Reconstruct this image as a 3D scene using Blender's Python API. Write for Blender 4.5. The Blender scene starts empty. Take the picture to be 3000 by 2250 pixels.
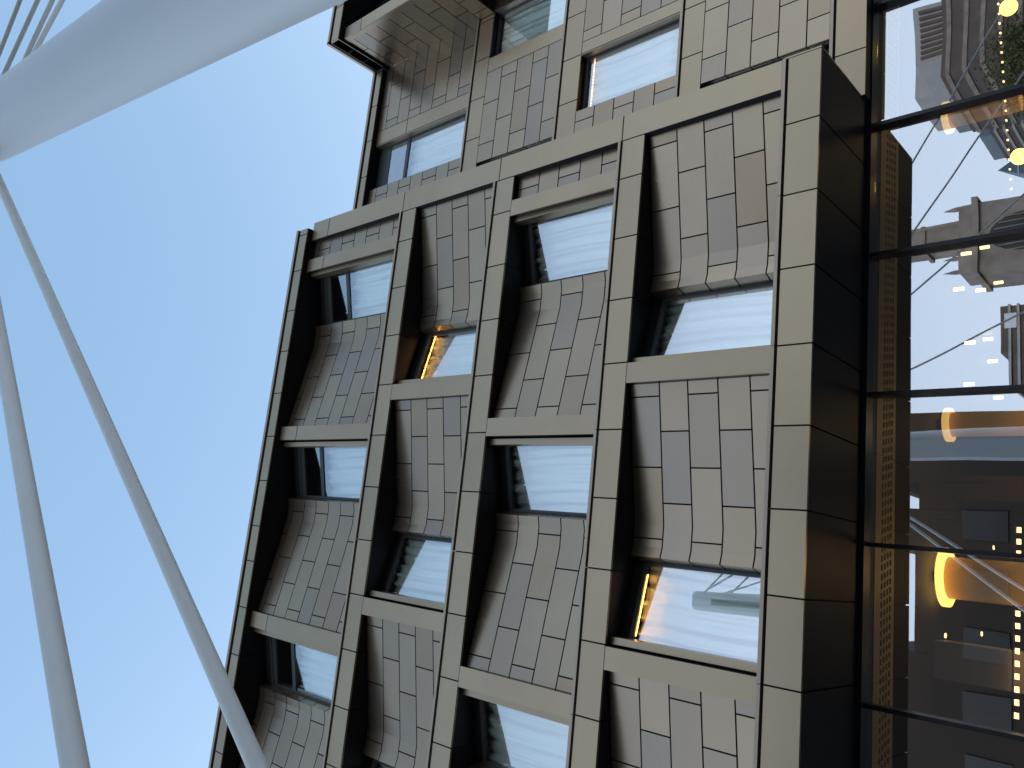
import bpy, bmesh, math, random
from mathutils import Matrix, Vector
random.seed(7)
S = bpy.context.scene
COL = S.collection

# ------------------------------------------------------------------ camera
M = ((0.10305299, -0.97566901, 0.19352017),      # world x,y,z rows: image right, image down, forward
     (0.67670958, 0.21136145, 0.70525916),
     (-0.72900221, 0.05827789, 0.682026))
EYE = 1.6
cd = bpy.data.cameras.new('camera'); cam = bpy.data.objects.new('camera', cd); COL.objects.link(cam)
cd.sensor_fit = 'HORIZONTAL'; cd.sensor_width = 36.0; cd.lens = 2348.88 * 36 / 3000
cd.clip_start = 0.05; cd.clip_end = 3000
m4 = Matrix.Identity(4)
for r in range(3):
    m4[r][0] = M[r][0]; m4[r][1] = -M[r][1]; m4[r][2] = -M[r][2]
m4[2][3] = EYE
cam.matrix_world = m4
S.camera = cam

# ------------------------------------------------------------------ sky, sun, exposure
SUN_EL, SUN_AZ = 20.0, -38.0     # evening sun hidden behind the hotel: the street side is in open shade
w = bpy.data.worlds.new('World'); S.world = w; w.use_nodes = True
nt = w.node_tree; nt.nodes.clear()
sky = nt.nodes.new('ShaderNodeTexSky'); sky.sky_type = 'NISHITA'; sky.sun_disc = False
sky.sun_elevation = math.radians(SUN_EL); sky.sun_rotation = math.radians(SUN_AZ)
sky.air_density = 1.0; sky.dust_density = 1.2; sky.ozone_density = 1.3
hs = nt.nodes.new('ShaderNodeHueSaturation'); hs.inputs['Saturation'].default_value = 0.82
mixw = nt.nodes.new('ShaderNodeMixRGB'); mixw.inputs[0].default_value = 0.36
mixw.inputs[2].default_value = (2.85, 5.2, 8.1, 1)          # thin even summer haze veil over the blue
bg = nt.nodes.new('ShaderNodeBackground'); bg.inputs['Strength'].default_value = 0.10
wo = nt.nodes.new('ShaderNodeOutputWorld')
nt.links.new(sky.outputs[0], hs.inputs['Color']); nt.links.new(hs.outputs[0], mixw.inputs[1])
# haze: paler and fuller towards the horizon, the same all round
tcw = nt.nodes.new('ShaderNodeTexCoord'); sxyz = nt.nodes.new('ShaderNodeSeparateXYZ'); mrw = nt.nodes.new('ShaderNodeMapRange')
mrw.interpolation_type = 'SMOOTHSTEP'
mrw.inputs[1].default_value = 0.0; mrw.inputs[2].default_value = 0.98; mrw.inputs[3].default_value = 0.88; mrw.inputs[4].default_value = 0.0
hz = nt.nodes.new('ShaderNodeMixRGB'); hz.inputs[2].default_value = (7.0, 7.7, 8.9, 1)
nt.links.new(tcw.outputs['Generated'], sxyz.inputs[0]); nt.links.new(sxyz.outputs['Z'], mrw.inputs[0]); nt.links.new(mrw.outputs[0], hz.inputs[0])
nt.links.new(mixw.outputs[0], hz.inputs[1])
nt.links.new(hz.outputs[0], bg.inputs[0]); nt.links.new(bg.outputs[0], wo.inputs[0])
sl = bpy.data.lights.new('sun', 'SUN'); sl.energy = 0.5; sl.angle = math.radians(12); sl.color = (1, 0.93, 0.84)
so = bpy.data.objects.new('sun', sl); COL.objects.link(so)
az, el = math.radians(SUN_AZ), math.radians(SUN_EL)
sdir = Vector((math.sin(az) * math.cos(el), math.cos(az) * math.cos(el), math.sin(el)))
so.rotation_euler = (-sdir).to_track_quat('-Z', 'Y').to_euler()
S.view_settings.view_transform = 'Standard'; S.view_settings.look = 'None'
S.view_settings.exposure = 1.0; S.view_settings.gamma = 1.0
S.render.engine = 'CYCLES'
try:
    S.cycles.max_bounces = 8; S.cycles.transparent_max_bounces = 16; S.cycles.glossy_bounces = 5
except Exception: pass

# ------------------------------------------------------------------ materials
def mat(name, col, rough=0.5, metal=0.0, spec=0.5, var=None, noise=None, emit=None, bump=None, fine=0.25):
    """var: list of colours picked per piece; noise: (scale, amount) soft mottling"""
    m = bpy.data.materials.new(name); m.use_nodes = True
    t = m.node_tree; b = t.nodes['Principled BSDF']
    b.inputs['Roughness'].default_value = rough; b.inputs['Metallic'].default_value = metal
    b.inputs['Specular IOR Level'].default_value = spec
    b.inputs['Base Color'].default_value = (*col, 1)
    out = None
    if var:
        oi = t.nodes.new('ShaderNodeObjectInfo'); cr = t.nodes.new('ShaderNodeValToRGB')
        cr.color_ramp.interpolation = 'LINEAR'
        while len(cr.color_ramp.elements) < len(var): cr.color_ramp.elements.new(0.5)
        for i, c in enumerate(var):
            cr.color_ramp.elements[i].position = i / (len(var) - 1); cr.color_ramp.elements[i].color = (*c, 1)
        t.links.new(oi.outputs['Random'], cr.inputs[0]); out = cr.outputs[0]
    if noise:
        tc = t.nodes.new('ShaderNodeTexCoord'); n1 = t.nodes.new('ShaderNodeTexNoise'); n2 = t.nodes.new('ShaderNodeTexNoise')
        n1.inputs['Scale'].default_value = noise[0]; n1.inputs['Detail'].default_value = 3
        n2.inputs['Scale'].default_value = noise[0] * 14; n2.inputs['Detail'].default_value = 5
        t.links.new(tc.outputs['Object'], n1.inputs['Vector']); t.links.new(tc.outputs['Object'], n2.inputs['Vector'])
        ad = t.nodes.new('ShaderNodeMath'); ad.operation = 'MULTIPLY_ADD'; ad.inputs[1].default_value = fine
        t.links.new(n2.outputs['Fac'], ad.inputs[0]); t.links.new(n1.outputs['Fac'], ad.inputs[2])
        mr = t.nodes.new('ShaderNodeMapRange'); mr.inputs[1].default_value = 0.3 + fine * 0.4; mr.inputs[2].default_value = 0.6 + fine
        mr.inputs[3].default_value = 1 - noise[1]; mr.inputs[4].default_value = 1 + noise[1]
        t.links.new(ad.outputs[0], mr.inputs[0])
        mx = t.nodes.new('ShaderNodeMixRGB'); mx.blend_type = 'MULTIPLY'; mx.inputs[0].default_value = 1
        if out: t.links.new(out, mx.inputs[1])
        else: mx.inputs[1].default_value = (*col, 1)
        t.links.new(mr.outputs[0], mx.inputs[2]); out = mx.outputs[0]
        mr2 = t.nodes.new('ShaderNodeMapRange'); mr2.inputs[1].default_value = 0.3; mr2.inputs[2].default_value = 0.9
        mr2.inputs[3].default_value = rough - 0.03; mr2.inputs[4].default_value = rough + 0.03
        t.links.new(ad.outputs[0], mr2.inputs[0]); t.links.new(mr2.outputs[0], b.inputs['Roughness'])
        if bump:
            bp = t.nodes.new('ShaderNodeBump'); bp.inputs['Strength'].default_value = bump[1]; bp.inputs['Distance'].default_value = bump[0]
            t.links.new(n2.outputs['Fac'], bp.inputs['Height']); t.links.new(bp.outputs[0], b.inputs['Normal'])
    if out: t.links.new(out, b.inputs['Base Color'])
    if emit:
        b.inputs['Emission Color'].default_value = (*emit[:3], 1); b.inputs['Emission Strength'].default_value = emit[3]
    return m

def lin(r, g, b): return tuple(((c / 255) / 12.92 if c / 255 <= 0.04045 else ((c / 255 + 0.055) / 1.055) ** 2.4) for c in (r, g, b))

BR = (0.245, 0.225, 0.195)
PANEL = mat('bronze anodised metal', BR, 0.29, 0.85, var=[(0.276, 0.225, 0.175), (0.316, 0.248, 0.175), (0.345, 0.271, 0.189), (0.301, 0.223, 0.151), (0.339, 0.263, 0.184), (0.352, 0.278, 0.192), (0.313, 0.247, 0.177), (0.276, 0.228, 0.183), (0.341, 0.269, 0.189)], noise=(0.6, 0.05), fine=0.01)
BAND = mat('bronze anodised beam metal', BR, 0.34, 0.8, var=[(0.341, 0.267, 0.179), (0.385, 0.297, 0.193), (0.359, 0.277, 0.184)], noise=(0.8, 0.06))
TRIM = mat('bronze trim metal', (0.36, 0.29, 0.21), 0.4, 0.7, noise=(2, 0.05))
BACK = mat('black joint backing', (0.006, 0.006, 0.008), 0.8)
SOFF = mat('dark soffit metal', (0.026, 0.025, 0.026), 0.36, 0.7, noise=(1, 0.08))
FRAME = mat('grey green window frame', (0.055, 0.065, 0.065), 0.42, 0.3)
BLACKF = mat('black curtain wall frame', (0.012, 0.014, 0.018), 0.35, 0.3)
CURT = mat('sheer satin curtain cloth', (0.78, 0.81, 0.80), 0.40, metal=0.2, spec=0.6)
MAST = mat('pale grey mast paint', (0.66, 0.73, 0.76), 0.42, 0.0, noise=(0.5, 0.012))
STAY = mat('pale grey stay sheath', (0.78, 0.81, 0.79), 0.45, noise=(3, 0.04))
SLOT = mat('rusty brown slot steel', (0.12, 0.065, 0.05), 0.7, noise=(3, 0.2))
LED = mat('warm light strip', (1, 0.7, 0.3), emit=(1.0, 0.40, 0.06, 7))
LEDD = mat('weak warm light strip', (1, 0.7, 0.3), emit=(1.0, 0.50, 0.16, 1.6))
LEDC = mat('strong warm light strip', (1, 0.7, 0.3), emit=(1.0, 0.42, 0.07, 13))
DARKB = mat('dark room wall', (0.035, 0.03, 0.026), 0.8)

def glassmat(name, refl, tint, back=0.10, rough=0.0, wave=0.0, trans=(0.92, 0.97, 0.94)):
    m = bpy.data.materials.new(name); m.use_nodes = True; t = m.node_tree; t.nodes.clear()
    o = t.nodes.new('ShaderNodeOutputMaterial'); mx = t.nodes.new('ShaderNodeMixShader')
    g = t.nodes.new('ShaderNodeBsdfGlossy'); g.inputs['Color'].default_value = (*tint, 1); g.inputs['Roughness'].default_value = rough
    tr = t.nodes.new('ShaderNodeBsdfTransparent'); tr.inputs['Color'].default_value = (*trans, 1)
    ge = t.nodes.new('ShaderNodeNewGeometry'); mr = t.nodes.new('ShaderNodeMapRange')
    mr.inputs[3].default_value = refl; mr.inputs[4].default_value = back
    t.links.new(ge.outputs['Backfacing'], mr.inputs[0])
    dt = t.nodes.new('ShaderNodeVectorMath'); dt.operation = 'DOT_PRODUCT'
    t.links.new(ge.outputs['True Normal'], dt.inputs[0]); t.links.new(ge.outputs['Incoming'], dt.inputs[1])
    ab = t.nodes.new('ShaderNodeMath'); ab.operation = 'ABSOLUTE'; t.links.new(dt.outputs['Value'], ab.inputs[0])
    sb = t.nodes.new('ShaderNodeMath'); sb.operation = 'SUBTRACT'; sb.inputs[0].default_value = 1; t.links.new(ab.outputs[0], sb.inputs[1])
    pw = t.nodes.new('ShaderNodeMath'); pw.operation = 'POWER'; pw.inputs[1].default_value = 5; t.links.new(sb.outputs[0], pw.inputs[0])
    lw = t.nodes.new('ShaderNodeMath'); lw.operation = 'MULTIPLY_ADD'; lw.inputs[1].default_value = 0.9; lw.inputs[2].default_value = 0.03
    t.links.new(pw.outputs[0], lw.inputs[0])
    ad = t.nodes.new('ShaderNodeMath'); ad.operation = 'ADD'; ad.use_clamp = True
    t.links.new(mr.outputs[0], ad.inputs[0]); t.links.new(lw.outputs[0], ad.inputs[1])
    t.links.new(ad.outputs[0], mx.inputs[0]); t.links.new(tr.outputs[0], mx.inputs[1]); t.links.new(g.outputs[0], mx.inputs[2])
    if wave:
        tc = t.nodes.new('ShaderNodeTexCoord'); n = t.nodes.new('ShaderNodeTexNoise'); n.inputs['Scale'].default_value = 0.8; n.inputs['Detail'].default_value = 0
        bp = t.nodes.new('ShaderNodeBump'); bp.inputs['Strength'].default_value = 1.0; bp.inputs['Distance'].default_value = wave
        t.links.new(tc.outputs['Object'], n.inputs['Vector']); t.links.new(n.outputs['Fac'], bp.inputs['Height']); t.links.new(bp.outputs[0], g.inputs['Normal'])
    t.links.new(mx.outputs[0], o.inputs[0])
    return m
GLASS = glassmat('coated window glass', 0.40, (0.94, 0.96, 1.0), wave=0.0012)
CLEAR = glassmat('clear inner glass face', 0.0, (1, 1, 1), back=0.0, trans=(0.97, 1.0, 0.98))
LGLASS = glassmat('lobby glass', 0.46, (0.90, 0.95, 1.0), wave=0.0018, trans=(0.92, 0.92, 0.90))

# ------------------------------------------------------------------ helpers (facade units: 1 = 10.5 m)
D = 10.5
def W(x, y, z): return Vector((x * D, y * D, EYE + z * D))

def thing(name, label, cat, loc=(0, 0, 0), group=None):
    o = bpy.data.objects.new(name, None); COL.objects.link(o); o.location = loc; o.empty_display_size = 0.3
    o['label'] = label; o['category'] = cat
    if group: o['group'] = group
    return o

def link(name, me, parent, m=None, kind=None, label=None):
    o = bpy.data.objects.new(name, me); COL.objects.link(o)
    if m and not me.materials: me.materials.append(m)
    if parent is not None:
        o.parent = parent
        p = Vector((0, 0, 0)); q = parent
        while q is not None: p += Vector(q.location); q = q.parent
        o.location = -p
    if kind: o['kind'] = kind
    if label: o['label'] = label
    return o

def mesh(vs, fs):
    me = bpy.data.meshes.new('m'); me.from_pydata([tuple(v) for v in vs], [], fs); me.update(); return me

BOXF = [(0, 3, 2, 1), (4, 5, 6, 7), (0, 1, 5, 4), (1, 2, 6, 5), (2, 3, 7, 6), (3, 0, 4, 7)]
class MB:
    def __init__(s): s.v = []; s.f = []
    def box(s, a, b):            # metres, corners
        x0, x1 = sorted((a[0], b[0])); y0, y1 = sorted((a[1], b[1])); z0, z1 = sorted((a[2], b[2]))
        k = len(s.v)
        s.v += [(x0, y0, z0), (x1, y0, z0), (x1, y1, z0), (x0, y1, z0), (x0, y0, z1), (x1, y0, z1), (x1, y1, z1), (x0, y1, z1)]
        s.f += [tuple(k + i for i in f) for f in BOXF]; return s
    def ubox(s, x0, x1, y0, y1, z0, z1): return s.box(W(x0, y0, z0), W(x1, y1, z1))
    def obox(s, p0, p1, t, z0, z1):   # oriented box in plan: line p0->p1 (units), thickness t inward to the left normal
        d = (Vector(p1) - Vector(p0)).normalized(); n = Vector((-d.y, d.x)) * t
        a, b = Vector(p0), Vector(p1); k = len(s.v)
        q = [a, b, b + n, a + n]
        s.v += [tuple(W(c.x, c.y, z0)) for c in q] + [tuple(W(c.x, c.y, z1)) for c in q]
        s.f += [tuple(k + i for i in f) for f in BOXF]; return s
    def tube(s, pts, r, n=12, cap=True):
        k = len(s.v); pts = [Vector(p) for p in pts]
        rr = r if isinstance(r, (list, tuple)) else [r] * len(pts)
        for i, p in enumerate(pts):
            d = (pts[min(i + 1, len(pts) - 1)] - pts[max(i - 1, 0)]).normalized()
            a = d.cross(Vector((0.3, 0.9, 0.1))).normalized(); b = d.cross(a)
            for j in range(n):
                th = 2 * math.pi * j / n; s.v.append(tuple(p + (a * math.cos(th) + b * math.sin(th)) * rr[i]))
        for i in range(len(pts) - 1):
            for j in range(n):
                j2 = (j + 1) % n; s.f.append((k + i * n + j, k + i * n + j2, k + (i + 1) * n + j2, k + (i + 1) * n + j))
        if cap:
            s.f.append(tuple(k + j for j in range(n))); s.f.append(tuple(k + (len(pts) - 1) * n + j for j in reversed(range(n))))
        return s
    def build(s, name, m, parent=None, kind=None, label=None, smooth=False):
        me = mesh(s.v, s.f); bm = bmesh.new(); bm.from_mesh(me); bmesh.ops.recalc_face_normals(bm, faces=bm.faces); bm.to_mesh(me); bm.free()
        if smooth:
            for p in me.polygons: p.use_smooth = len(p.vertices) == 4
        return link(name, me, parent, m, kind, label)

JR = random.Random(3)
def strip(name, poly, z0, z1, th, m, parent, flip=1, kind=None):
    """thin folded sheet following the plan polyline (units), thickness th (units) towards the inside"""
    P = [Vector(p) for p in poly]; n = len(P); off = []
    segn = []
    for a, b in zip(P, P[1:]):
        d = (b - a).normalized(); segn.append(Vector((-d.y, d.x)) * flip)
    for i in range(n):
        if i == 0: off.append(segn[0])
        elif i == n - 1: off.append(segn[-1])
        else:
            h = (segn[i - 1] + segn[i]).normalized(); off.append(h / max(0.35, h.dot(segn[i])))
    vs = []
    for z in (z0, z1):
        jit = [JR.uniform(-0.00016, 0.00016) if m not in (BACK,) else 0 for _ in (0, 1)]
        for i_, (p, o) in enumerate(zip(P, off)):
            q = p - o * (jit[0] + (jit[1] - jit[0]) * i_ / (n - 1)); vs.append(W(q.x, q.y, z))
        for p, o in zip(P, off): q = p + o * th; vs.append(W(q.x, q.y, z))
    f = []; N = 2 * n
    for i in range(n - 1):
        f.append((i, i + 1, N + i + 1, N + i)); f.append((n + i + 1, n + i, N + n + i, N + n + i + 1))
        f.append((i, n + i, n + i + 1, i + 1)); f.append((N + i, N + i + 1, N + n + i + 1, N + n + i))
    f.append((0, N, N + n, n)); f.append((n - 1, 2 * n - 1, N + 2 * n - 1, N + n - 1))
    me = mesh(vs, f); bm = bmesh.new(); bm.from_mesh(me); bmesh.ops.recalc_face_normals(bm, faces=bm.faces); bm.to_mesh(me); bm.free()
    return link(name, me, parent, m, kind)

def cut(poly, a, b):
    """part of a polyline between arc parameters measured as |x - x0| of the main run; returns the points"""
    # poly: list of (s, X, Y) with s rising
    def at(s):
        for (s0, x0, y0), (s1, x1, y1) in zip(poly, poly[1:]):
            if s <= s1 + 1e-9: t = (s - s0) / (s1 - s0); return (x0 + t * (x1 - x0), y0 + t * (y1 - y0))
        return poly[-1][1:]
    return [at(a)] + [(x, y) for s, x, y in poly if a + 1e-6 < s < b - 1e-6] + [at(b)]

GAP = 0.0023; TH = 0.0028
def field(poly, zb, jo_even, jo_odd, name, parent, flip, first=0, m=None):
    """courses between the heights zb (descending); joints at the s values; pieces butt with open joints"""
    s0, s1 = poly[0][0], poly[-1][0]
    for k in range(len(zb) - 1):
        js = jo_even if (k + first) % 2 == 0 else jo_odd
        e = [s0] + [j for j in js if s0 + 0.004 < j < s1 - 0.004] + [s1]
        for a, b in zip(e, e[1:]):
            a2 = a + (GAP / 2 if a != s0 else 0); b2 = b - (GAP / 2 if b != s1 else 0)
            strip(name, cut(poly, a2, b2), zb[k + 1] + GAP / 2, zb[k] - GAP / 2, TH, m or PANEL, parent, flip)
    back = [(x, y) for _, x, y in poly]
    P = [Vector(p) for p in back]
    # black backing sheet just behind the panels
    off = []
    for i in range(len(P)):
        a = P[max(i - 1, 0)]; b = P[min(i + 1, len(P) - 1)]; d = (b - a).normalized(); off.append(P[i] + Vector((-d.y, d.x)) * flip * 0.0034)
    strip('joint_backing', off, zb[-1], zb[0], 0.002, BACK, parent, flip)

# ------------------------------------------------------------------ ground (setting)
gm = mat('dark paving stone', (0.055, 0.053, 0.05), 0.75, noise=(0.5, 0.15))
g = MB().box((-1500, -1500, -0.4), (1500, 1500, 0.0)).build('ground', gm, None, 'structure')
pv = MB().box((-60, -6.5, 0.0), (60, 10.5 * 1.19, 0.12)).build('pavement', mat('granite pavement', (0.11, 0.105, 0.1), 0.7, noise=(0.8, 0.15)), None, 'structure')

# ------------------------------------------------------------------ hotel building
H = thing('hotel_building', 'dark bronze metal clad hotel with deep angled window bays above a glass fronted lobby', 'building', (0, D, 0))

XE = -0.80                      # the facade is built on a little past the left edge of view
XR = 0.7335                     # right corner of the near block
YB = 1.155                      # set back wall to the right
# front block beams: panel top, panel bottom, trim top
BANDS = {'D': (0.4765, 0.4287, 0.4850), 'C': (0.7665, 0.7232, 0.7745), 'B': (1.0640, 1.0197, 1.0725), 'A': (1.3530, 1.3092, 1.3620)}
BJ = {'D': [-0.799 + 0, -0.688, -0.5785, -0.469, -0.3595, -0.25, -0.1405, -0.031, 0.0785, 0.188, 0.298, 0.4075, 0.517, 0.6265],
      'o': [-0.77, -0.6635, -0.557, -0.4505, -0.344, -0.2375, -0.131, -0.0245, 0.082, 0.1885, 0.295, 0.4015, 0.508, 0.6145]}
def edges(a, b, js): return [a] + [j for j in js if a + 0.004 < j < b - 0.004] + [b]
for k, (zt, zb, ztr) in BANDS.items():
    xr = XR if k == 'D' else 0.6855
    e = edges(XE, xr, BJ['D' if k == 'D' else 'o'])
    for a, b in zip(e, e[1:]):
        MB().ubox(a + GAP / 2, b - GAP / 2, 1.0, 1.004, zb, zt).build('beam_panel', BAND, H)
    for a, b in zip(e[::2], e[2::2] + ([e[-1]] if len(e) % 2 == 0 else [])):
        MB().ubox(a + 0.0004, b - 0.0004, 0.9972, 1.012, ztr - 0.0052, ztr).build('beam_trim', TRIM, H)
    MB().ubox(XE, xr - 0.0005, 1.0052, 1.125, zb + 0.0035, ztr - 0.0055).build('beam_core', BACK, H)
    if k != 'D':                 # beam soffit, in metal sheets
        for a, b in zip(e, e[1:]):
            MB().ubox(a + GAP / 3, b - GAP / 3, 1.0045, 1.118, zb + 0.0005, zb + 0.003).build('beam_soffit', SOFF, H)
        
# end pier
ez = [1.7140, 1.6447, 1.3555, 1.0600, 0.7690, 0.4855]
for a, b in zip(ez, ez[1:]):
    MB().ubox(0.6865, XR, 1.0, 1.004, b + GAP / 2, a - GAP / 2).build('pier_panel', BAND, H)
    MB().ubox(XR - 0.0005, XR + 0.0025, 1.0045, YB, b + GAP / 2, a - GAP / 2).build('side_panel', PANEL, H)
MB().ubox(0.6865, XR - 0.003, 1.0042, 1.154, 0.486, 1.7135).build('pier_core', BACK, H)
MB().ubox(0.6855, 0.6862, 1.0002, 1.02, 0.486, 1.7135).build('pier_core', BACK, H)
MB().ubox(XR + 0.0005, XR + 0.003, 1.0005, YB, 0.4285, 0.484).build('side_panel', PANEL, H)

# parapet of a block: trim, groove, band, soffit and roof
def parapet(x0, x1, y, zt, h, joints, ys=None):
    MB().ubox(x0, x1, y - 0.002, y + 0.02, zt - 0.0085, zt).build('parapet_trim', TRIM, H)
    e = edges(x0, x1, joints)
    for a, b in zip(e, e[1:]):
        MB().ubox(a + GAP / 2, b - GAP / 2, y, y + 0.003, zt - 0.017 - h, zt - 0.0165).build('parapet_panel', BAND, H)
    MB().ubox(x0, x1, y + 0.0035, y + 0.16, zt - 0.015 - h, zt - 0.0088).build('parapet_core', BACK, H)
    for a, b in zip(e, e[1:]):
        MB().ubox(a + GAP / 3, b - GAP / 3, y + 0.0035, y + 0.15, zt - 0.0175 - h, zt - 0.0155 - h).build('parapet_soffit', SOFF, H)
PJ = [-0.728, -0.624, -0.5195, -0.415, -0.311, -0.2065, -0.1025, -0.022, 0.0835, 0.189, 0.294, 0.3985, 0.502, 0.605, 0.7]
parapet(XE, 0.716, 0.985, 1.7625, 0.0305, PJ)
MB().ubox(XE, 0.733, 1.15, 2.4, 1.70, 1.75).build('roof', BACK, H)

# ---- angled bays -------------------------------------------------------------
Wc = 0.391
EV = [0.0195, 0.1260, 0.2325]; OD = [0.0725, 0.1790]
ROWS = {4: ([0.7232, 0.7190, 0.6696, 0.6205, 0.5710, 0.5212, 0.4718], 0.4765, 0.7232),
        3: ([1.0197, 1.0145, 0.9650, 0.9170, 0.8676, 0.8187, 0.7690], 0.7665, 1.0197),
        2: ([1.3092, 1.3068, 1.2579, 1.2087, 1.1609, 1.1121, 1.0640], 1.0640, 1.3092),
        1: ([1.7140, 1.6925, 1.6437, 1.5958, 1.5459, 1.4990, 1.4496, 1.3990, 1.3545], 1.3530, 1.7140)}

def curtain(p0, p1, z0, z1, parent, seed, m=None, amp=0.0052, name='curtain'):
    rnd = random.Random(seed); a, b = Vector(p0), Vector(p1); L = (b - a).length; d = (b - a) / L; n = Vector((-d.y, d.x))
    if n.y < 0: n = -n
    N = 90; NZ = 5; vs = []; fs = []
    ph = [rnd.uniform(0, 6.28) for _ in range(6)]; fr = [rnd.uniform(250, 420), rnd.uniform(500, 800), rnd.uniform(90, 150)]
    for j in range(NZ + 1):
        t = j / NZ; z = z0 + (z1 - z0) * t
        for i in range(N + 1):
            s = L * i / N; sw = s + 0.004 * math.sin(5 * t + ph[3])
            o = amp * (0.6 * math.sin(fr[0] * sw + ph[0]) * (0.7 + 0.3 * t) + 0.3 * math.sin(fr[1] * sw + ph[1] + t) + 0.5 * math.sin(fr[2] * sw + ph[2]))
            p = a + d * s + n * o; vs.append(W(p.x, p.y, z))
    for j in range(NZ):
        for i in range(N):
            k = j * (N + 1) + i; fs.append((k, k + 1, k + N + 2, k + N + 1))
    me = mesh(vs, fs)
    for p in me.polygons: p.use_smooth = True
    o = link(name, me, parent, m or CURT)
    md = o.modifiers.new('thickness', 'SOLIDIFY'); md.thickness = 0.004
    return o

def clear_inside(o, out):
    """the coating is on the outer face only; the other faces are clear glass"""
    o.data.materials.append(CLEAR); v = Vector((out[0], out[1], 0)).normalized()
    for p in o.data.polygons:
        if p.normal.dot(v) < 0.5: p.material_index = 1
def window(p0, p1, z0, z1, seed, lit=None, transom=None, fw=0.0048, parent=H, cset=0.0140):
    """p0,p1 plan ends of the glazing line (units); a frame with its pane and curtain"""
    a, b = Vector(p0), Vector(p1)
    if a.x > b.x: a, b = b, a          # run rightwards so that the left normal points indoors
    d = (b - a).normalized(); n = Vector((-d.y, d.x))
    fr = MB()
    def bar(s0, s1, za, zb_, t=0.007, o=-0.0012):
        fr.obox(a + d * s0 + n * o, a + d * s1 + n * o, t, za, zb_)
    L = (b - a).length
    bar(0, L, z1 - 0.0075, z1 - 0.0001); bar(0, L, z0, z0 + 0.006)
    bar(0, fw, z0 + 0.006, z1 - 0.0075); bar(L - fw, L, z0 + 0.006, z1 - 0.0075)
    holes = [(z0 + 0.006, z1 - 0.0075)]
    if transom:
        zt, zh = transom
        bar(fw, L - fw, zt - 0.006, zt + 0.006)
        bar(fw, L - fw, zh, z1 - 0.0075, t=0.004, o=0.0)   # blank head panel
        bar(fw, L - fw, zh - 0.004, zh, t=0.006, o=-0.0004)
        holes = [(z0 + 0.006, zt - 0.006), (zt + 0.006, zh - 0.004)]
    f = fr.build('window', FRAME, parent)
    for za, zb_ in holes:
        g_ = MB().obox(a + d * fw + n * 0.001, b - d * fw + n * 0.001, 0.0016, za, zb_).build('glass_pane', GLASS, f)
        clear_inside(g_, -n)
    curtain(a + n * cset, b + n * cset, z0 + 0.002, (transom[0] if transom else z1) - 0.004, f, seed)
    MB().obox(a + n * 0.036, b + n * 0.036, 0.002, z0, z1).build('room_wall', DARKB, f)
    if lit in ('strip', 'dim'):      # LED strip in the gap between glass and curtain
        zz = z1 - 0.020
        q = MB(); k = random.Random(seed)
        s = L * 0.12
        while s < L * 0.97:
            e = k.uniform(0.002, 0.006)
            q.obox(a + d * s + n * 0.0038, a + d * (s + e) + n * 0.0038, 0.0010, zz - 0.0022, zz + 0.0010); s += e + k.uniform(0.0005, 0.003)
        q.build('light_strip', LED if lit == 'strip' else LEDD, f)
    if lit == 'cove':
        q = MB(); q.obox(a + d * (L * 0.1) + n * 0.0030, a + d * (L * 0.85) + n * 0.0030, 0.0010, z1 - 0.0088, z1 - 0.0077); q.build('light_strip', LEDC, f)
    return f

sd = 100
def bay(row, xl, xr, typ, lit=None):
    """typ R: panels start at the right pier, window on the left; typ L is the mirror image"""
    global sd; sd += 1
    zb, zlo, zhi = ROWS[row]
    prof = [(0, 1.013), (0.211, 1.0515), (0.245, 1.0512), (0.2605, 1.0470), (0.2675, 1.0680)]
    sv = [0, 0.211, 0.245, 0.2605, 0.2827]
    X0, sg = (xr, -1) if typ == 'R' else (xl, 1)
    poly = [(s, X0 + sg * p[0], p[1]) for s, p in zip(sv, prof)]
    flip = -1 if typ == 'R' else 1
    zs = zb[1:] if row != 1 else zb
    zc = [z for z in zs]
    first = 0 if row != 1 else 1
    if row != 1:
        zc[0] = zhi - 0.0003
    zc[-1] = min(zc[-1], zlo)
    field(poly, zc, EV, OD, 'cladding_panel', H, flip, first)
    # gasket strip between reveal and window, window, outer jamb plate
    xa, xb = X0 + sg * 0.2678, X0 + sg * 0.3885
    tr = (1.5960, 1.6717) if row == 1 else None
    zw = zhi - 0.0133 if row != 1 else 1.6925
    window((xa, 1.0680), (xb, 1.0396), zlo - 0.004, zw, sd, lit, tr)
    P_ = sorted([(xa, 1.0665), (xb, 1.0381)])
    MB().obox(P_[0], P_[1], 0.010, zw, zhi + 0.003 if row != 1 else 1.7138).build('head_filler', BACK, H)
    xp = X0 + sg * Wc
    MB().ubox(xp - sg * 0.0105, xp - sg * 0.0003, 1.013, 1.0335, zlo, zhi if row != 1 else 1.7138).build('jamb_plate', BAND, H)
    if row == 1: pass

def pier(row, xl, xr):
    zb, zlo, zhi = ROWS[row]
    zz = [zhi - GAP / 2, zlo + 0.009]
    if row == 1: zz = [1.7138, 1.6425, zlo + 0.009]
    for a, b in zip(zz, zz[1:]):
        MB().ubox(xl + 0.0002, xr - 0.0002, 1.0, 1.0035, b + (GAP if row == 1 and b > zlo + 0.01 else 0), a).build('pier_panel', BAND, H)
    MB().ubox(xl + 0.0008, xr - 0.0008, 1.0037, 1.12, zlo, zhi if row != 1 else 1.7138).build('pier_core', BACK, H)
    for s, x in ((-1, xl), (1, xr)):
        MB().ubox(x - s * 0.0002, x - s * 0.0007, 1.0037, 1.0128, zlo, zhi if row != 1 else 1.7138).build('pier_return', SOFF, H)

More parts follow.
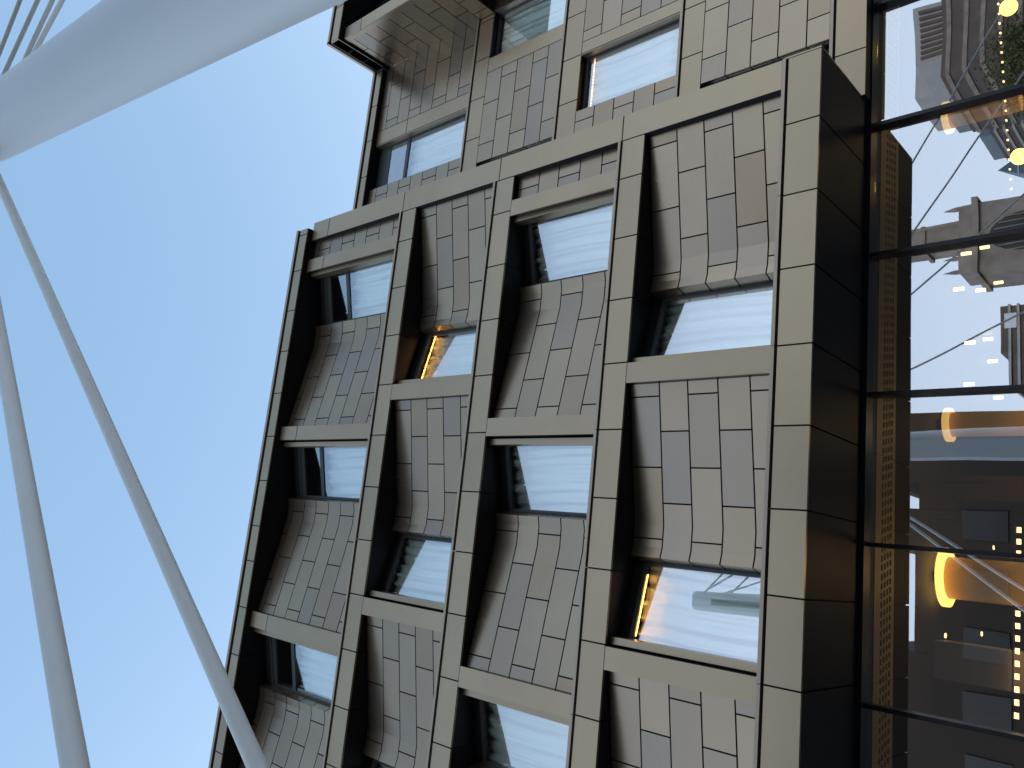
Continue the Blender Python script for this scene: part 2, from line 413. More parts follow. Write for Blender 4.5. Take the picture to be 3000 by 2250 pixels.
for row in (2, 4):
    P = [(0.2612, 0.2940), (-0.1660, -0.1330), (-0.5930, -0.5600)]
    for xl, xr in P: pier(row, xl, xr)
    bay(row, 0.2940, 0.6850, 'R', 'strip' if row == 2 else None)
    bay(row, -0.1330, 0.2610, 'R', 'cove' if row == 4 else None)
    bay(row, -0.5600, -0.1660, 'R')
for row in (1, 3):
    P = [(0.6030, 0.6350), (0.1818, 0.2145), (-0.2460, -0.2120), (-0.6730, -0.6390)]
    for xl, xr in P: pier(row, xl, xr)
    bay(row, 0.2145, 0.6055, 'L'); bay(row, -0.2120, 0.1820, 'L'); bay(row, -0.6390, -0.2460, 'L')
    zb, zlo, zhi = ROWS[row]
    zs = list(zb) if row == 1 else [zhi - 0.0003] + zb[2:]
    zs[-1] = min(zs[-1], zlo)
    field([(0, 0.6852, 1.013), (0.050, 0.6352, 1.013)], zs, [0.0250], [], 'cladding_panel', H, -1, 1 if row == 1 else 0)
# dark body of the building behind the bays
MB().ubox(XE, 0.73, 1.126, 1.16, 0.434, 1.70).build('wall_core', BACK, H)
MB().ubox(XE, 1.9, 1.35, 2.6, 0.44, 1.74).build('wall_core', BACK, H)

# ---- set back wall on the right -------------------------------------------------
X2 = 1.62
def flat(x0, x1, zb, je, jo, first=0, y=YB, nm='wall_panel'):
    field([(0, x1, y), (x1 - x0, x0, y)], zb, [x1 - j for j in sorted(je, reverse=True)], [x1 - j for j in sorted(jo, reverse=True)], nm, H, -1, first)
def vpanel(x0, x1, z0, z1, zj=()):
    e = [z1] + list(zj) + [z0]
    for a, b in zip(e, e[1:]): MB().ubox(x0 + GAP / 2, x1 - GAP / 2, YB, YB + 0.003, b + GAP / 2, a - GAP / 2).build('wall_panel', BAND, H)
RB = {'D': (0.4720, 0.4240), 'C': (0.7630, 0.7200), 'B': (1.0640, 1.0160), 'A': (1.3540, 1.3080)}
for k, (zt, zb_) in RB.items():
    e = edges(XR + 0.003, X2, [0.8195, 0.9245, 1.0300, 1.1355, 1.2410, 1.3465, 1.452, 1.5575])
    for a, b in zip(e, e[1:]): MB().ubox(a + GAP / 2, b - GAP / 2, YB, YB + 0.003, zb_, zt).build('wall_band_panel', BAND, H)
    MB().ubox(XR + 0.003, X2, YB + 0.0032, YB + 0.05, zb_ + 0.001, zt + 0.006).build('joint_backing', BACK, H)
    MB().ubox(XR + 0.003, 1.2 if k == 'A' and False else X2, YB - 0.003, YB + 0.004, zt + 0.0035, zt + 0.0090).build('wall_trim', TRIM, H)
XF2, XF4 = 0.8570, 0.8575
ZR1 = [1.7400, 1.6941, 1.6441, 1.5982, 1.5501, 1.5042, 1.4521, 1.4069, 1.3635]
ZR2 = [1.3075, 1.2573, 1.2078, 1.1585, 1.1130, 1.0735]
ZR3 = [1.0155, 0.9662, 0.9166, 0.8680, 0.8200, 0.7725]
ZR4 = [0.7195, 0.6698, 0.6215, 0.5710, 0.5210, 0.4815]
# top storey
flat(1.0605, 1.2530, ZR1, [1.0830, 1.1895], [1.1310], 1)
vpanel(1.0180, 1.0600, 1.3635, 1.7400, [1.5985])
flat(XR + 0.003, 0.8875, ZR1, [0.8632, 0.7567], [0.8099], 1)
# third storey
flat(XF2, 1.0895, ZR2, [1.0070, 0.9015], [1.0611, 0.9525], 0)
vpanel(1.0900, 1.1290, 1.0735, 1.3075)
flat(1.2600, X2, ZR2, [1.38, 1.4865], [1.3265, 1.433, 1.5395], 0)
# second storey
flat(1.0595, 1.3200, ZR3, [1.0836, 1.19, 1.2965], [1.1368, 1.2433], 0)
vpanel(1.0300, 1.0590, 0.7725, 1.0155)
flat(XR + 0.003, 0.8955, ZR3, [0.8707, 0.7642], [0.8175], 0)
# first storey
flat(XF4, 1.0895, ZR4, [0.9060, 1.0065], [0.9535, 1.061], 0)
vpanel(1.0900, 1.1290, 0.4815, 0.7195)
flat(1.2600, X2, ZR4, [1.38, 1.4865], [1.3265, 1.433, 1.5395], 0)
# reveals facing left at the ends of the first and third storey panel fields
for zs in (ZR2, ZR4):
    x = XF2 if zs is ZR2 else XF4
    for a, b in zip(zs, zs[1:]):
        strip('reveal_panel', [(x, YB + 0.0035), (x + 0.004, YB + 0.028)], b + GAP / 2, a - GAP / 2, 0.002, PANEL, H, -1)
    window((x, YB + 0.026), (0.7385, YB + 0.026), zs[-1] - 0.004, zs[0], 300 + int(x * 100))
# windows set in the wall
def wwin(x0, x1, z0, z1, seed, lit=None, transom=None):
    y = YB + 0.018
    f = window((x0, y), (x1, y), z0, z1, seed, lit, transom)
    MB().ubox(x1 - 0.0008, x1 + 0.0012, YB + 0.0005, y + 0.012, z0, z1).build('window_reveal', TRIM, H)
    MB().ubox(x0 - 0.0012, x0 + 0.0008, YB + 0.0035, y + 0.012, z0, z1).build('window_reveal', FRAME, H)
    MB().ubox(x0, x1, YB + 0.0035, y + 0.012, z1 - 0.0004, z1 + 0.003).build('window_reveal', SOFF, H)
    return f
wwin(0.8890, 1.0165, 1.3600, 1.7400, 11, None, (1.603, 1.681))
wwin(1.1310, 1.2580, 1.0690, 1.3075, 12)
wwin(0.8970, 1.0285, 0.7690, 1.0155, 13, 'dim')
wwin(1.1310, 1.2580, 0.4770, 0.7195, 14)
MB().ubox(XR + 0.003, X2, YB + 0.06, YB + 0.10, 0.43, 1.72).build('wall_core', BACK, H)
# set back parapet
parapet(XR + 0.003, 1.2525, 1.1400, 1.7660, 0.0215, [0.8195, 0.9245, 1.03, 1.1355, 1.241])
MB().ubox(XR + 0.003, 1.26, 1.20, 2.4, 1.70, 1.755).build('roof', BACK, H)

# ---- far right block: comes forward again over the top storey only ---------------------
XO = 1.2531
zo = [1.7140, 1.6925, 1.6437, 1.5958, 1.5459, 1.4990, 1.4496, 1.3990, 1.3560]
sp = [(0, XO, YB), (YB - 1.0175, XO, 1.0175)]
field([(0, XO, YB), (0.1375, XO, 1.0175)], zo, [0.0432], [0.0910], 'cladding_panel', H, 1, 1)
MB().ubox(XO - 0.0006, XO + 0.004, 1.0035, 1.0170, 1.356, 1.714).build('pier_return', PANEL, H)
for a, b in ((1.7140, 1.6425), (1.6425, 1.356)):
    MB().ubox(XO, 1.2855, 1.0, 1.0035, b + GAP / 2, a - GAP / 2).build('pier_panel', BAND, H)
MB().ubox(XO + 0.004, 1.285, 1.004, 1.15, 1.3565, 1.7135).build('pier_core', BACK, H)
MB().ubox(1.285, 1.2955, 1.013, 1.05, 1.36, 1.7135).build('jamb_plate', BAND, H)
window((1.2870, 1.0585), (1.41, 1.0865), 1.355, 1.7135, 21, None, (1.6085, 1.684))
flat(1.41, X2, [1.7140, 1.6925, 1.6437, 1.5958, 1.5459, 1.4990, 1.4496, 1.3990, 1.3560], [1.44, 1.5465], [1.4932, 1.6], 1, y=1.05, nm='cladding_panel')
# its beam over the storey below and its panelled soffit
for a, b in zip([XO, 1.3465, 1.452, 1.5575], [1.3465, 1.452, 1.5575, X2]):
    MB().ubox(a + GAP / 2, b - GAP / 2, 1.0, 1.004, 1.3092, 1.3530).build('beam_panel', BAND, H)
    MB().ubox(a, b, 0.9972, 1.012, 1.3560, 1.3615).build('beam_trim', TRIM, H)
e = [1.0045, 1.03, 1.08, 1.13, YB - 0.001]
for a, b in zip(e, e[1:]):
    MB().ubox(XO, XO + 0.003, a + GAP / 2, b - GAP / 2, 1.3092, 1.3550).build('side_panel', BAND, H)
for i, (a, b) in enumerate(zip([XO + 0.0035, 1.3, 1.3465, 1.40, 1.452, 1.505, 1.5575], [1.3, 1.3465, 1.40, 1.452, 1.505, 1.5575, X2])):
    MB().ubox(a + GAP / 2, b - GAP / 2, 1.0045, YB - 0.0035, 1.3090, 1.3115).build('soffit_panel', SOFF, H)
MB().ubox(XO + 0.0036, X2, 1.0045, YB - 0.001, 1.3120, 1.3555).build('beam_core', BACK, H)
parapet(1.2466, X2, 0.985, 1.7660, 0.0305, [1.35, 1.4555, 1.561])
MB().ubox(1.2440, 1.2600, 1.1385, 1.1750, 1.7180, 1.7655).build('parapet_core', BACK, H)
ys = [0.985, 1.04, 1.09, 1.138]
for a, b in zip(ys, ys[1:]):
    MB().ubox(1.2466, 1.2496, a + GAP / 2, b - GAP / 2, 1.7190, 1.7495).build('parapet_panel', BAND, H)
MB().ubox(1.2446, 1.2525, 0.983, 1.138, 1.7575, 1.7660).build('parapet_trim', TRIM, H)
MB().ubox(1.2500, 1.2526, 0.99, 1.138, 1.7200, 1.7572).build('parapet_core', BACK, H)
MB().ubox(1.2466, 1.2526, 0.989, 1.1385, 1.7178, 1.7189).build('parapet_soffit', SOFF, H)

# ---- main soffit over the street and the lobby glazing ---------------------------------
YS = 1.1790
sx = edges(XE, XR, BJ['D'])
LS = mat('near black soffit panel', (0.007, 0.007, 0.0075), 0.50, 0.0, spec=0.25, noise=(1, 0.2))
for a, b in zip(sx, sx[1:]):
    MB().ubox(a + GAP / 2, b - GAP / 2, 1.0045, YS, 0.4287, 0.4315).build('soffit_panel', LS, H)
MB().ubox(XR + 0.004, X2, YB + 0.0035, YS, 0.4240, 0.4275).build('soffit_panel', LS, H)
MB().ubox(XE, XR, 1.006, 1.20, 0.4318, 0.4340).build('beam_core', BACK, H)
MB().ubox(XR, X2, YB + 0.004, 1.20, 0.4278, 0.4320).build('beam_core', BACK, H)
GZ0, GZ1, GY = -0.1410, 0.4220, 1.1990
MB().ubox(XE, X2, YS + 0.0005, 1.2060, 0.4220, 0.4285).build('head_frame', BLACKF, H)
MX = [-0.816, -0.600, -0.3835, -0.1668, 0.0500, 0.2670, 0.4835, 0.6990, 0.9135, 1.130, 1.3465, 1.563]
for x in MX: MB().ubox(x - 0.0030, x + 0.0030, 1.1860, 1.2060, GZ0, 0.4219).build('mullion', BLACKF, H)
for a, b in zip(MX, MX[1:]):
    MB().ubox(a + 0.0031, b - 0.0031, GY, GY + 0.0018, GZ0 + 0.006, 0.4219).build('glass_pane', LGLASS, H); clear_inside(COL.objects[-1], (0, -1))
    MB().ubox(a + 0.0031, b - 0.0031, 1.188, 1.206, GZ0, GZ0 + 0.0058).build('sill_rail', BLACKF, H)
# lobby interior
WARM = mat('warm brown timber wall', (0.065, 0.036, 0.02), 0.5, noise=(1.2, 0.25))
LC = mat('dark lobby ceiling', (0.030, 0.027, 0.023), 0.7, noise=(1, 0.1))
TAN = mat('tan painted grille', (0.60, 0.47, 0.28), 0.5)
STONE = mat('pale stone column', (0.30, 0.25, 0.21), 0.6, noise=(1.5, 0.12))
MB().ubox(XE, X2, 1.2062, 1.2250, 0.4225, 0.4300).build('lobby_ceiling', LC, H)
MB().ubox(XE, X2, 1.3070, 2.4, 0.4225, 0.4300).build('lobby_ceiling', LC, H)
MB().ubox(XE, X2, 1.2251, 1.3069, 0.4290, 0.4330).build('lobby_ceiling', BACK, H)
g1 = MB().ubox(XE, X2, 1.2253, 1.2510, 0.4225, 0.4245).ubox(XE, X2, 1.2990, 1.3068, 0.4225, 0.4245)
g1.build('ceiling_panel', TAN, H)
g2 = MB()
rows = [1.2510, 1.2630, 1.2750, 1.2870, 1.2990]
for i, (a, b) in enumerate(zip(rows, rows[1:])):
    g2.ubox(XE, X2, a + 0.0035 + 0.0035, b, 0.4225, 0.4240)
    x = XE + 0.003 * i
    while x < X2 - 0.02:
        g2.ubox(x, x + 0.0048, a, a + 0.0068, 0.4226, 0.4240); x += 0.0133
g2.build('ceiling_grille', TAN, H, 'stuff')
MB().ubox(XE, X2, 2.30, 2.34, -0.15, 0.4224).build('lobby_wall', WARM, H)
MB().ubox(XE, X2, 1.19, 2.34, -0.16, -0.1412).build('lobby_floor', mat('dark lobby floor', (0.05, 0.04, 0.035), 0.3), H)
GREYP = mat('grey lobby panel', (0.05, 0.05, 0.047), 0.5)
for x0, x1, y, z1, mm in ((-0.145, -0.085, 1.50, 0.4224, STONE), (0.165, 0.205, 1.62, 0.4224, WARM), (0.52, 0.56, 1.75, 0.4224, WARM)):
    MB().ubox(x0, x1, y, y + 0.06, -0.14, z1).build('lobby_column', mm, H)
for x0, x1, z0, z1 in ((0.02, 0.13, 0.1, 0.36), (0.16, 0.27, 0.1, 0.34), (-0.28, -0.17, 0.1, 0.40), (0.4, 0.55, 0.1, 0.33), (0.62, 0.80, 0.1, 0.36)):
    MB().ubox(x0, x1, 2.270, 2.299, z0, z1).build('lobby_panel', GREYP, H)
MB().ubox(-0.34, 0.22, 1.90, 2.0, 0.27, 0.285).build('mezzanine_edge', STONE, H)
MB().ubox(-0.34, 0.22, 1.905, 2.28, 0.285, 0.30).build('mezzanine_edge', WARM, H)

# ------------------------------------------------------------------ lights inside the lobby
SHADE = mat('amber drum shade', (0.50, 0.30, 0.10), 0.6, emit=(0.95, 0.45, 0.09, 0.05))
DIMD = mat('dim warm diffuser', (1, 0.8, 0.4), emit=(1.0, 0.56, 0.16, 0.6))
DISC = mat('glowing warm diffuser', (1, 0.8, 0.4), emit=(1.0, 0.56, 0.13, 2.0))
pend = [(0.20, 15.85, 'large amber drum lamp glowing against the darkest, leftmost part of the lobby'),
        (2.96, 16.05, 'amber drum lamp half lost in the reflected edge between sky and dark block'),
        (6.20, 16.0, 'amber drum lamp behind the reflected sky near the rows of small ceiling lights'),
        (9.15, 16.0, 'amber drum lamp showing through the reflected sky nearest the far block')]
for i, (x, y, lab) in enumerate(pend):
    if i == 2: continue
    t = thing('drum_lamp', lab, 'lamp', (x, y, 4.6), 'drum lamps hanging in the lobby')
    zt = EYE + 0.40 * D
    k_ = 1.0 if i == 0 else 0.62
    MB().tube([(x, y, zt), (x, y, zt + 0.10)], 0.51 * k_, 40).build('glowing_disc', DISC if i == 0 else DIMD, t, smooth=True)
    MB().tube([(x, y, zt + 0.10), (x, y, zt + 0.24)], 0.12, 16).build('ceiling_mount', BLACKF, t)
    MB().tube([(x, y, zt - 1.2), (x, y, zt - 0.001)], 0.36 * k_, 40).build('drum_shade', SHADE, t, smooth=True)
    ll = bpy.data.lights.new('lamp_glow', 'POINT'); ll.energy = 22 if i == 0 else 14; ll.color = (1, 0.62, 0.25); ll.shadow_soft_size = 0.3
    lo = bpy.data.objects.new('lamp_glow', ll); COL.objects.link(lo); lo.parent = t; lo.location = (0, 0, -0.6)
BARM = mat('small warm downlight', (1, 0.8, 0.5), emit=(1.0, 0.60, 0.25, 3))
bars = [(5.85, 16.88), (6.34, 18.54), (7.01, 20.12), (5.81, 18.91), (4.95, 17.67), (5.4, 19.12), (4.99, 19.48), (4.06, 17.58), (4.27, 19.95), (6.79, 17.43), (7.45, 18.92)]
BL = ['tubular downlight just below the mirrored stone gateway, nearest the dark soffit', 'tubular downlight just below the mirrored stone gateway, in the middle of its row of three',
      'tubular downlight of the gateway row that hangs farthest from the dark soffit', 'lone tubular downlight in open reflected sky between the gateway and louvred tower',
      'tubular downlight touching the mirrored stay cable that runs to the louvred tower', 'tubular downlight beside the cable, a little above the louvred tower',
      'tubular downlight nearest the flank of the mirrored louvred tower', 'tubular downlight close above the mullion, nearest the dark soffit edge there',
      'tubular downlight below the mullion beside the dim drum lamp', 'tubular downlight over the mirrored gateway parapet, nearer the dark soffit', 'tubular downlight in front of the mirrored gateway wall']
for (x, y), lab_ in zip(bars, BL):
    t = thing('ceiling_light', lab_, 'ceiling light', (x, y, EYE + 0.42 * D), 'tubular downlights under the lobby ceiling')
    MB().tube([(x, y, EYE + 0.400 * D), (x, y, EYE + 0.4175 * D)], 0.036, 12).build('diffuser', BARM, t, smooth=True)
    MB().tube([(x, y, EYE + 0.4176 * D), (x, y, EYE + 0.4224 * D)], 0.045, 12).build('housing', BLACKF, t)
dots = [(0.97, 19.89), (-0.81, 18.85), (-0.82, 16.38), (0.4, 18.2), (-1.6, 17.4)]
DL = ['pinpoint downlight close above the large glowing drum lamp', 'pinpoint downlight below the large drum lamp, farther into the lobby', 'pinpoint downlight below the large drum lamp, nearest the glass',
      'pinpoint downlight behind the shade of the large drum lamp', 'last pinpoint downlight, beyond the lowest mullion in view']
for (x, y), lab_ in zip(dots, DL):
    t = thing('round_downlight', lab_, 'ceiling light', (x, y, EYE + 0.42 * D), 'pinpoint downlights in the dark lobby ceiling')
    MB().tube([(x, y, EYE + 0.4190 * D), (x, y, EYE + 0.4204 * D)], 0.045, 12).build('bulb', BARM, t)
    MB().tube([(x, y, EYE + 0.4205 * D), (x, y, EYE + 0.4224 * D)], 0.08, 12).build('housing', BLACKF, t)
GLB = mat('glowing globe', (1, 0.8, 0.4), emit=(1.0, 0.62, 0.10, 4))
for x, y, lab in ((11.1, 15.9, 'round yellow globe lamp among the reflected trees by the far block'), (8.27, 16.58, 'round yellow globe lamp beside the reflected glass spire')):
    t = thing('globe_lamp', lab, 'lamp', (x, y, EYE + 0.30 * D), 'yellow globe lamps in the lobby')
    me = bpy.data.meshes.new('m'); bm = bmesh.new(); bmesh.ops.create_uvsphere(bm, u_segments=24, v_segments=14, radius=0.155)
    for v in bm.verts: v.co += Vector((x, y, EYE + 0.30 * D))
    for f_ in bm.faces: f_.smooth = True
    bm.to_mesh(me); bm.free(); link('globe', me, t, GLB)
    MB().tube([(x, y, EYE + 0.30 * D + 0.15), (x, y, EYE + 0.4225 * D)], 0.008, 8).build('cord', BLACKF, t)
# light strings: small lamps in a row along a rail
def rail(x0, x1, y0, y1, z, n, sx, sz, lab):
    t = thing('light_rail', lab, 'light string', ((x0 + x1) / 2, (y0 + y1) / 2, z + 0.1))
    MB().tube([(x0, y0, z + 0.06), (x1, y1, z + 0.06)], 0.010, 8).build('rail', BLACKF, t)
    for x in (x0 + 0.01, x1 - 0.01):
        yy = y0 if abs(x - x0) < .1 else y1
        MB().tube([(x, yy, z + 0.06), (x, yy, EYE + 0.4225 * D)], 0.006, 6).build('cord', BLACKF, t)
    for i in range(n):
        u = (i + 0.5) / n; x = x0 + (x1 - x0) * u; y = y0 + (y1 - y0) * u
        MB().box((x - sx, y - 0.02, z - sz), (x + sx, y + 0.02, z + sz)).build('bulb', BARM, t)
rail(10.75, 7.2, 15.05, 15.85, EYE + 0.30 * D, 20, 0.010, 0.014, 'long row of pinpoint warm lamps crossing the reflected trees and spire')
rail(1.20, -1.95, 15.95, 15.5, EYE + 0.30 * D, 16, 0.045, 0.03, 'row of bright yellow block lamps low in the dark part of the lobby')

# ------------------------------------------------------------------ bridge mast with its stays
BM_ = thing('bridge_mast', 'pale grey leaning bridge mast with thick stays crossing the sky before the hotel', 'bridge mast', (3.59, 2.82, 0.12))
def axis(z):                      # z above the eye
    t = 12.56 - z; return Vector((3.68 + 0.006 * t, 1.40 + 0.10 * t, EYE + z))
def rad(z): return 0.28 + (12.56 - z) * 0.018
vs, fs = [], []; N = 64; lv = [-1.48, 0, 2, 4, 6, 8, 10, 11.5, 12.4, 12.52, 12.56]
fn = Vector((-0.42, 0.91, 0)).normalized()
for i, z in enumerate(lv):
    c = axis(z); r = rad(z) * (1 if i < len(lv) - 2 else (0.985 if i == len(lv) - 2 else 0.93))
    for j in range(N):
        th = 2 * math.pi * j / N; p = Vector((math.cos(th), math.sin(th), 0)) * r
        k = p.dot(fn)
        if k > 0.80 * r: p -= fn * (k - 0.80 * r)
        vs.append(c + p)
for i in range(len(lv) - 1):
    for j in range(N):
        j2 = (j + 1) % N; fs.append((i * N + j, i * N + j2, (i + 1) * N + j2, (i + 1) * N + j))
fs.append(tuple((len(lv) - 1) * N + j for j in range(N)))
me = mesh(vs, fs); 
for p in me.polygons: p.use_smooth = len(p.vertices) == 4
mo = link('mast_shaft', me, BM_, MAST)
md = mo.modifiers.new('edge', 'EDGE_SPLIT'); md.split_angle = math.radians(22)
# slot in the flat facet where the front stays enter
tn = Vector((fn.y, -fn.x, 0))
def slot(za, zb_, hw, out, m, nm):
    q = []
    for z in (za, zb_):
        c = axis(z) + fn * (0.80 * rad(z) + out); d = axis(z) + fn * (0.80 * rad(z) - 0.05)
        q += [c - tn * hw, c + tn * hw, d + tn * hw, d - tn * hw]
    k = MB(); k.v = [tuple(v) for v in q]; k.f = list(BOXF); return k.build(nm, m, BM_)
slot(10.0, 11.9, 0.095, 0.004, SLOT, 'cable_slot')
slot(10.02, 10.85, 0.06, 0.008, BACK, 'slot_opening'); slot(11.0, 11.85, 0.06, 0.008, BACK, 'slot_opening')
def stay(a, b, r, m=STAY):
    a, b = Vector(a), Vector(b); a.z += EYE; b.z += EYE
    if r < 0.03: a = a - (b - a).normalized() * 0.22
    k = (0.12 - a.z) / (b.z - a.z); g_ = a + (b - a) * k
    MB().tube([a + (g_ - a) * (i_ / 40) for i_ in range(41)], r, 24, False).build('stay_cable', m, BM_, smooth=True)
stay((3.82, 1.70, 10.28), (-1.10, 2.13, 3.39), 0.0435)
stay((3.89, 1.63, 10.63), (-0.87, 1.16, 2.94), 0.0435)
# four slimmer stays fan out on the far side, all near one vertical plane
for a_, b_ in (((3.95, 1.82, 12.0), (18.3, 2.1, 3.4)), ((3.95, 1.80, 11.25), (19.7, 2.7, 0.0)),
               ((3.93, 1.98, 11.8), (14.2, 2.1, 0.0)), ((3.85, 1.90, 11.35), (9.4, 1.8, 0.0))):
    stay(a_, b_, 0.026)

# ------------------------------------------------------------------ the city across the street, mirrored in the glass
def blk(nm, lab, cat, parts, loc):
    t = thing(nm, lab, cat, loc)
    return t
def floors(t, x0, x1, y0, y1, z0, z1, wall, band, step, hb, name='floor_band', pro=0.15):
    MB().box((x0, y0, z0), (x1, y1, z1)).build('wall', wall, t)
    z = z0 + step
    while z < z1 - hb:
        MB().box((x0 - pro, y0 - pro, z), (x1 + pro, y1 + pro, z + hb)).build(name, band, t); z += step
cst = mat('weathered gothic limestone', (0.30, 0.25, 0.21), 0.85, noise=(0.6, 0.3))
dkw = mat('dark window void', (0.02, 0.022, 0.022), 0.3)
brn = mat('brown brick office', (0.13, 0.10, 0.085), 0.8, noise=(0.4, 0.2))
pal = mat('pale concrete', (0.42, 0.41, 0.39), 0.7, noise=(0.4, 0.1))
glz = mat('blue grey facade glass', (0.10, 0.14, 0.17), 0.15, 0.3)
teal = mat('green tinted glass', (0.12, 0.17, 0.16), 0.2, 0.3)
# gothic tower L = 60
t = thing('stone_tower', 'weathered stone gateway tower with pointed arch and pinnacles, mirrored in the lobby glass', 'tower', (34.8, -60, 0))
MB().box((31.2, -66, 0), (38.4, -60, 21.4)).build('wall', cst, t)
MB().box((30.9, -66.2, 21.4), (38.9, -59.6, 22.0)).build('cornice', cst, t)
MB().box((31.4, -65, 22.0), (38.0, -60.1, 23.3)).build('parapet', cst, t)
MB().box((34.7, -64, 23.3), (37.0, -61.0, 31.0)).build('turret', cst, t)
MB().box((34.4, -64.2, 26.6), (37.3, -60.8, 27.0)).build('cornice', cst, t)
for x in (31.5, 33.0, 38.2): MB().tube([(x, -60.4, 22), (x, -60.4, 23.8), (x, -60.4, 24.8)], [0.28, 0.22, 0.02], 8).build('pinnacle', cst, t)
for x in (34.8, 36.9): MB().tube([(x, -60.6, 23.3), (x, -60.6, 31)], 0.18, 8).build('column', cst, t)
v = []; ar = [(32.6, 6), (32.6, 17)] + [(34.7 - 2.1 * math.cos(a_), 17 + 3.6 * math.sin(a_)) for a_ in [0.3, 0.6, 0.9, 1.2, 1.57]] + [(34.7 + 2.1 * math.cos(a_), 17 + 3.6 * math.sin(a_)) for a_ in [1.2, 0.9, 0.6, 0.3]] + [(36.8, 17), (36.8, 6)]
n = len(ar); vs = [(x, -59.98, z) for x, z in ar] + [(x, -60.3, z) for x, z in ar]
fs = [tuple(range(n)), tuple(range(2 * n - 1, n - 1, -1))] + [(i, n + i, n + (i + 1) % n, (i + 1) % n) for i in range(n)]
link('arch_window', mesh(vs, fs), t, dkw)
for i in range(7): MB().box((32.8 + i * 0.6, -60, 6), (32.88 + i * 0.6, -59.85, 19.0 + 1.2 * math.sin(math.pi * (i + .5) / 7))).build('window_bar', cst, t)
# louvred tower L = 120
t = thing('louvred_tower', 'brown office tower banded with pale louvres, mirrored low in the lobby glass', 'tower', (40, -120, 0))
MB().box((32.9, -135, 0), (46.4, -120, 30.6)).build('wall', brn, t)
MB().box((38.5, -135.1, 30.6), (46.4, -120, 32.2)).build('penthouse', brn, t)
for i in range(26): MB().box((32.7, -135, 2 + i * 1.15), (46.6, -119.7, 2.35 + i * 1.15)).build('louvre', pal, t)
MB().box((42.5, -119.8, 30.0), (45.0, -119.6, 31.6)).build('sign_panel', mat('white sign panel', (0.8, 0.8, 0.82), 0.5), t)
# spire L = 200
t = thing('glass_spire', 'slender pale blue glass pyramid tower mirrored beside the yellow globe lamp', 'tower', (113, -205, 0))
vs = []; ap = (114.5, -210, 51.2)
for x, y in ((88, -225), (139, -225), (139, -195), (88, -195)): vs.append((x, y, 0))
vs.append(ap); link('glazed_body', mesh(vs, [(0, 1, 4), (1, 2, 4), (2, 3, 4), (3, 0, 4), (3, 2, 1, 0)]), t, glz)
for k in range(1, 12):
    z = k * 4.2; u = z / 51.2; x0 = 88 + (ap[0] - 88) * u; x1 = 139 + (ap[0] - 139) * u; y = -195 + (-210 + 195) * u
    MB().box((x0, y, z), (x1, y + 0.2, z + 0.35)).build('floor_band', pal, t)
# brown office L = 70
t = thing('brown_office', 'dark brown office block with pale floor bands behind the reflected trees', 'building', (65, -75, 0))
floors(t, 60, 71, -85, -70, 0, 27.6, brn, cst, 1.9, 0.5)
# white tower L = 90
t = thing('white_tower', 'pale concrete tower with ribbed side, mirrored at the right end of the lobby glass', 'tower', (80, -95, 0))
MB().box((75.9, -104, 0), (85.2, -90, 36.6)).build('wall', pal, t)
for i in range(9): MB().box((76.3 + i * 0.95, -90, 26), (76.7 + i * 0.95, -89.6, 35.8)).build('rib', brn, t)
# green glass building L=110
t = thing('truss_tower', 'green glass tower with a zigzag truss crown, mirrored in the lobby glass', 'tower', (86, -115, 0))
MB().box((82.2, -125, 0), (91.0, -110, 39.4)).build('glazed_body', teal, t)
MB().box((83, -124, 39.4), (91.0, -110.5, 42.8)).build('crown', pal, t)
for i in range(7):
    x = 83 + i * 1.15; MB().tube([(x, -109.8, 35), (x + 0.57, -109.8, 39.2), (x + 1.15, -109.8, 35)], 0.12, 6).build('truss_bar', pal, t)
# stepped dark tower L=90
t = thing('stepped_tower', 'dark stepped tower with horizontal fins between the stone gateway and white tower', 'tower', (64, -95, 0))
floors(t, 62.2, 66.4, -100, -90, 0, 26.8, brn, pal, 1.0, 0.3)
MB().box((62.2, -99, 26.8), (64.6, -91, 28.2)).build('penthouse', glz, t)
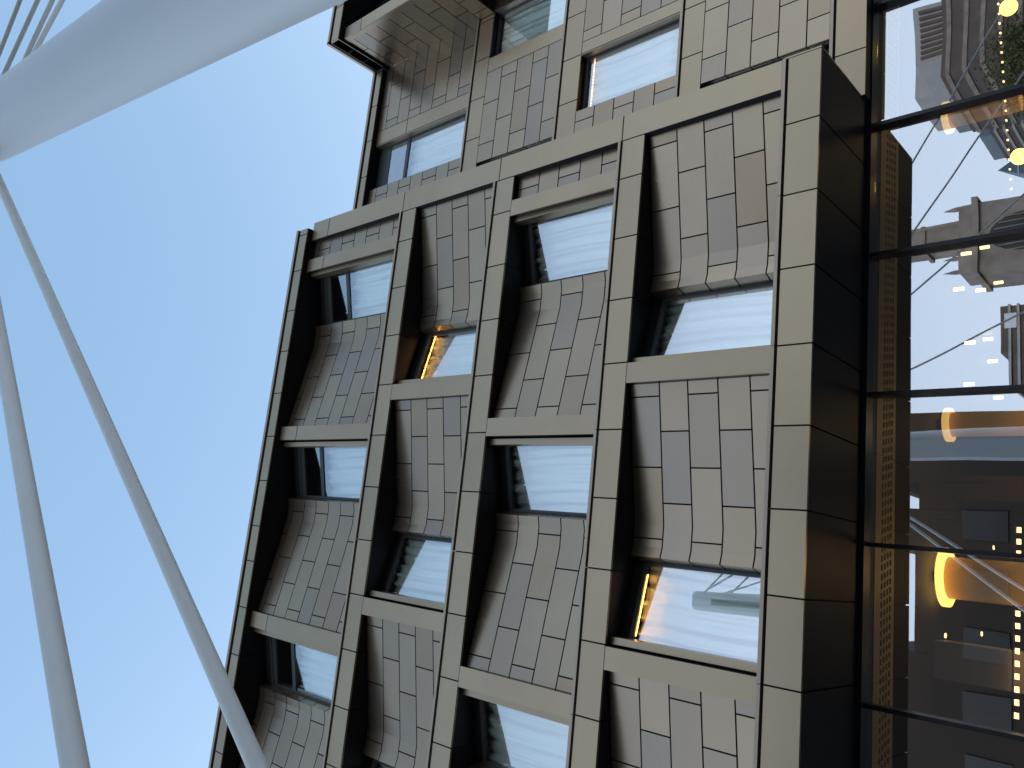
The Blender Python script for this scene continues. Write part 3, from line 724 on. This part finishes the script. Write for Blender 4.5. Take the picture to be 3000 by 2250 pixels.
# near dark block, L = 25
ob = mat('shadowed brown render', (0.030, 0.020, 0.015), 0.8, noise=(0.3, 0.25))
t = thing('dark_block', 'dark brown stepped block across the street filling the left half of the lobby reflection', 'building', (-10, -32, 0))
for x0, x1, z in ((7.55, 8.5, 14.7), (6.0, 7.54, 19.5), (4.4, 5.99, 16.5), (2.0, 4.39, 19.5), (-3.6, 1.99, 16.7), (-30, -3.61, 19.5)):
    MB().box((x0, -40, 0), (x1, -25, z)).build('wall', ob, t)
for i in range(10):
    for j in range(3):
        MB().box((-26 + i * 3.2, -25, 4 + j * 4), (-24.4 + i * 3.2, -24.9, 6.2 + j * 4)).build('window', dkw, t)
t = thing('concrete_shaft', 'plain dark shaft standing just right of the dark block in the lobby reflection', 'tower', (9.3, -26, 0))
MB().box((8.72, -28, 0), (9.95, -25, 24)).build('shaft', ob, t)
MB().box((8.6, -28.1, 24), (10.07, -24.9, 24.4)).build('cap', ob, t)
# trees
leafm = mat('autumn olive leaves', (0.085, 0.085, 0.02), 0.8, var=[(0.07, 0.08, 0.02), (0.14, 0.11, 0.02)], noise=(1.5, 0.4))
bark = mat('bark', (0.06, 0.045, 0.035), 0.9)
def tree(x, y, h, r, n, lab):
    t = thing('street_tree', lab, 'tree', (x, y, 0), 'street trees mirrored in the lobby glass'); rnd = random.Random(int(x * 10))
    tb = MB(); tb.tube([(x, y, 0), (x + .1, y, h * .45), (x, y + .1, h * .8)], [0.28, 0.18, 0.05], 8)
    for k in range(7):
        a_ = k * 0.9; tb.tube([(x, y, h * (.35 + .06 * k)), (x + math.cos(a_) * r * .7, y + math.sin(a_) * r * .7, h * (.5 + .06 * k))], [0.08, 0.02], 5)
    tb.build('trunk', bark, t)
    vs, fs = [], []
    cl = [(rnd.gauss(0, r * .45), rnd.gauss(0, r * .45), rnd.uniform(-.35, .4) * h * .55) for _ in range(26)]
    for i in range(n):
        c = rnd.choice(cl); s = r * .22
        p = Vector((x + c[0] + rnd.gauss(0, s), y + c[1] + rnd.gauss(0, s), h * .66 + c[2] + rnd.gauss(0, s)))
        a_ = Vector((rnd.gauss(0, 1), rnd.gauss(0, 1), rnd.gauss(0, 1))).normalized(); b_ = a_.orthogonal().normalized(); q = rnd.uniform(.07, .14)
        k = len(vs); vs += [p - a_ * q, p + b_ * q * .6, p + a_ * q, p - b_ * q * .6]; fs.append((k, k + 1, k + 2, k + 3))
    link('crown', mesh(vs, fs), t, leafm)
tree(38.5, -36, 15.5, 3.6, 16000, 'olive brown street tree, the biggest in the lobby reflection, by the white tower')
tree(35.2, -35, 13.8, 1.9, 5000, 'slimmer street tree in the lobby reflection between white and stepped towers')
tree(28.3, -35, 13.0, 1.8, 4500, 'small street tree mirrored beside the stone gateway')
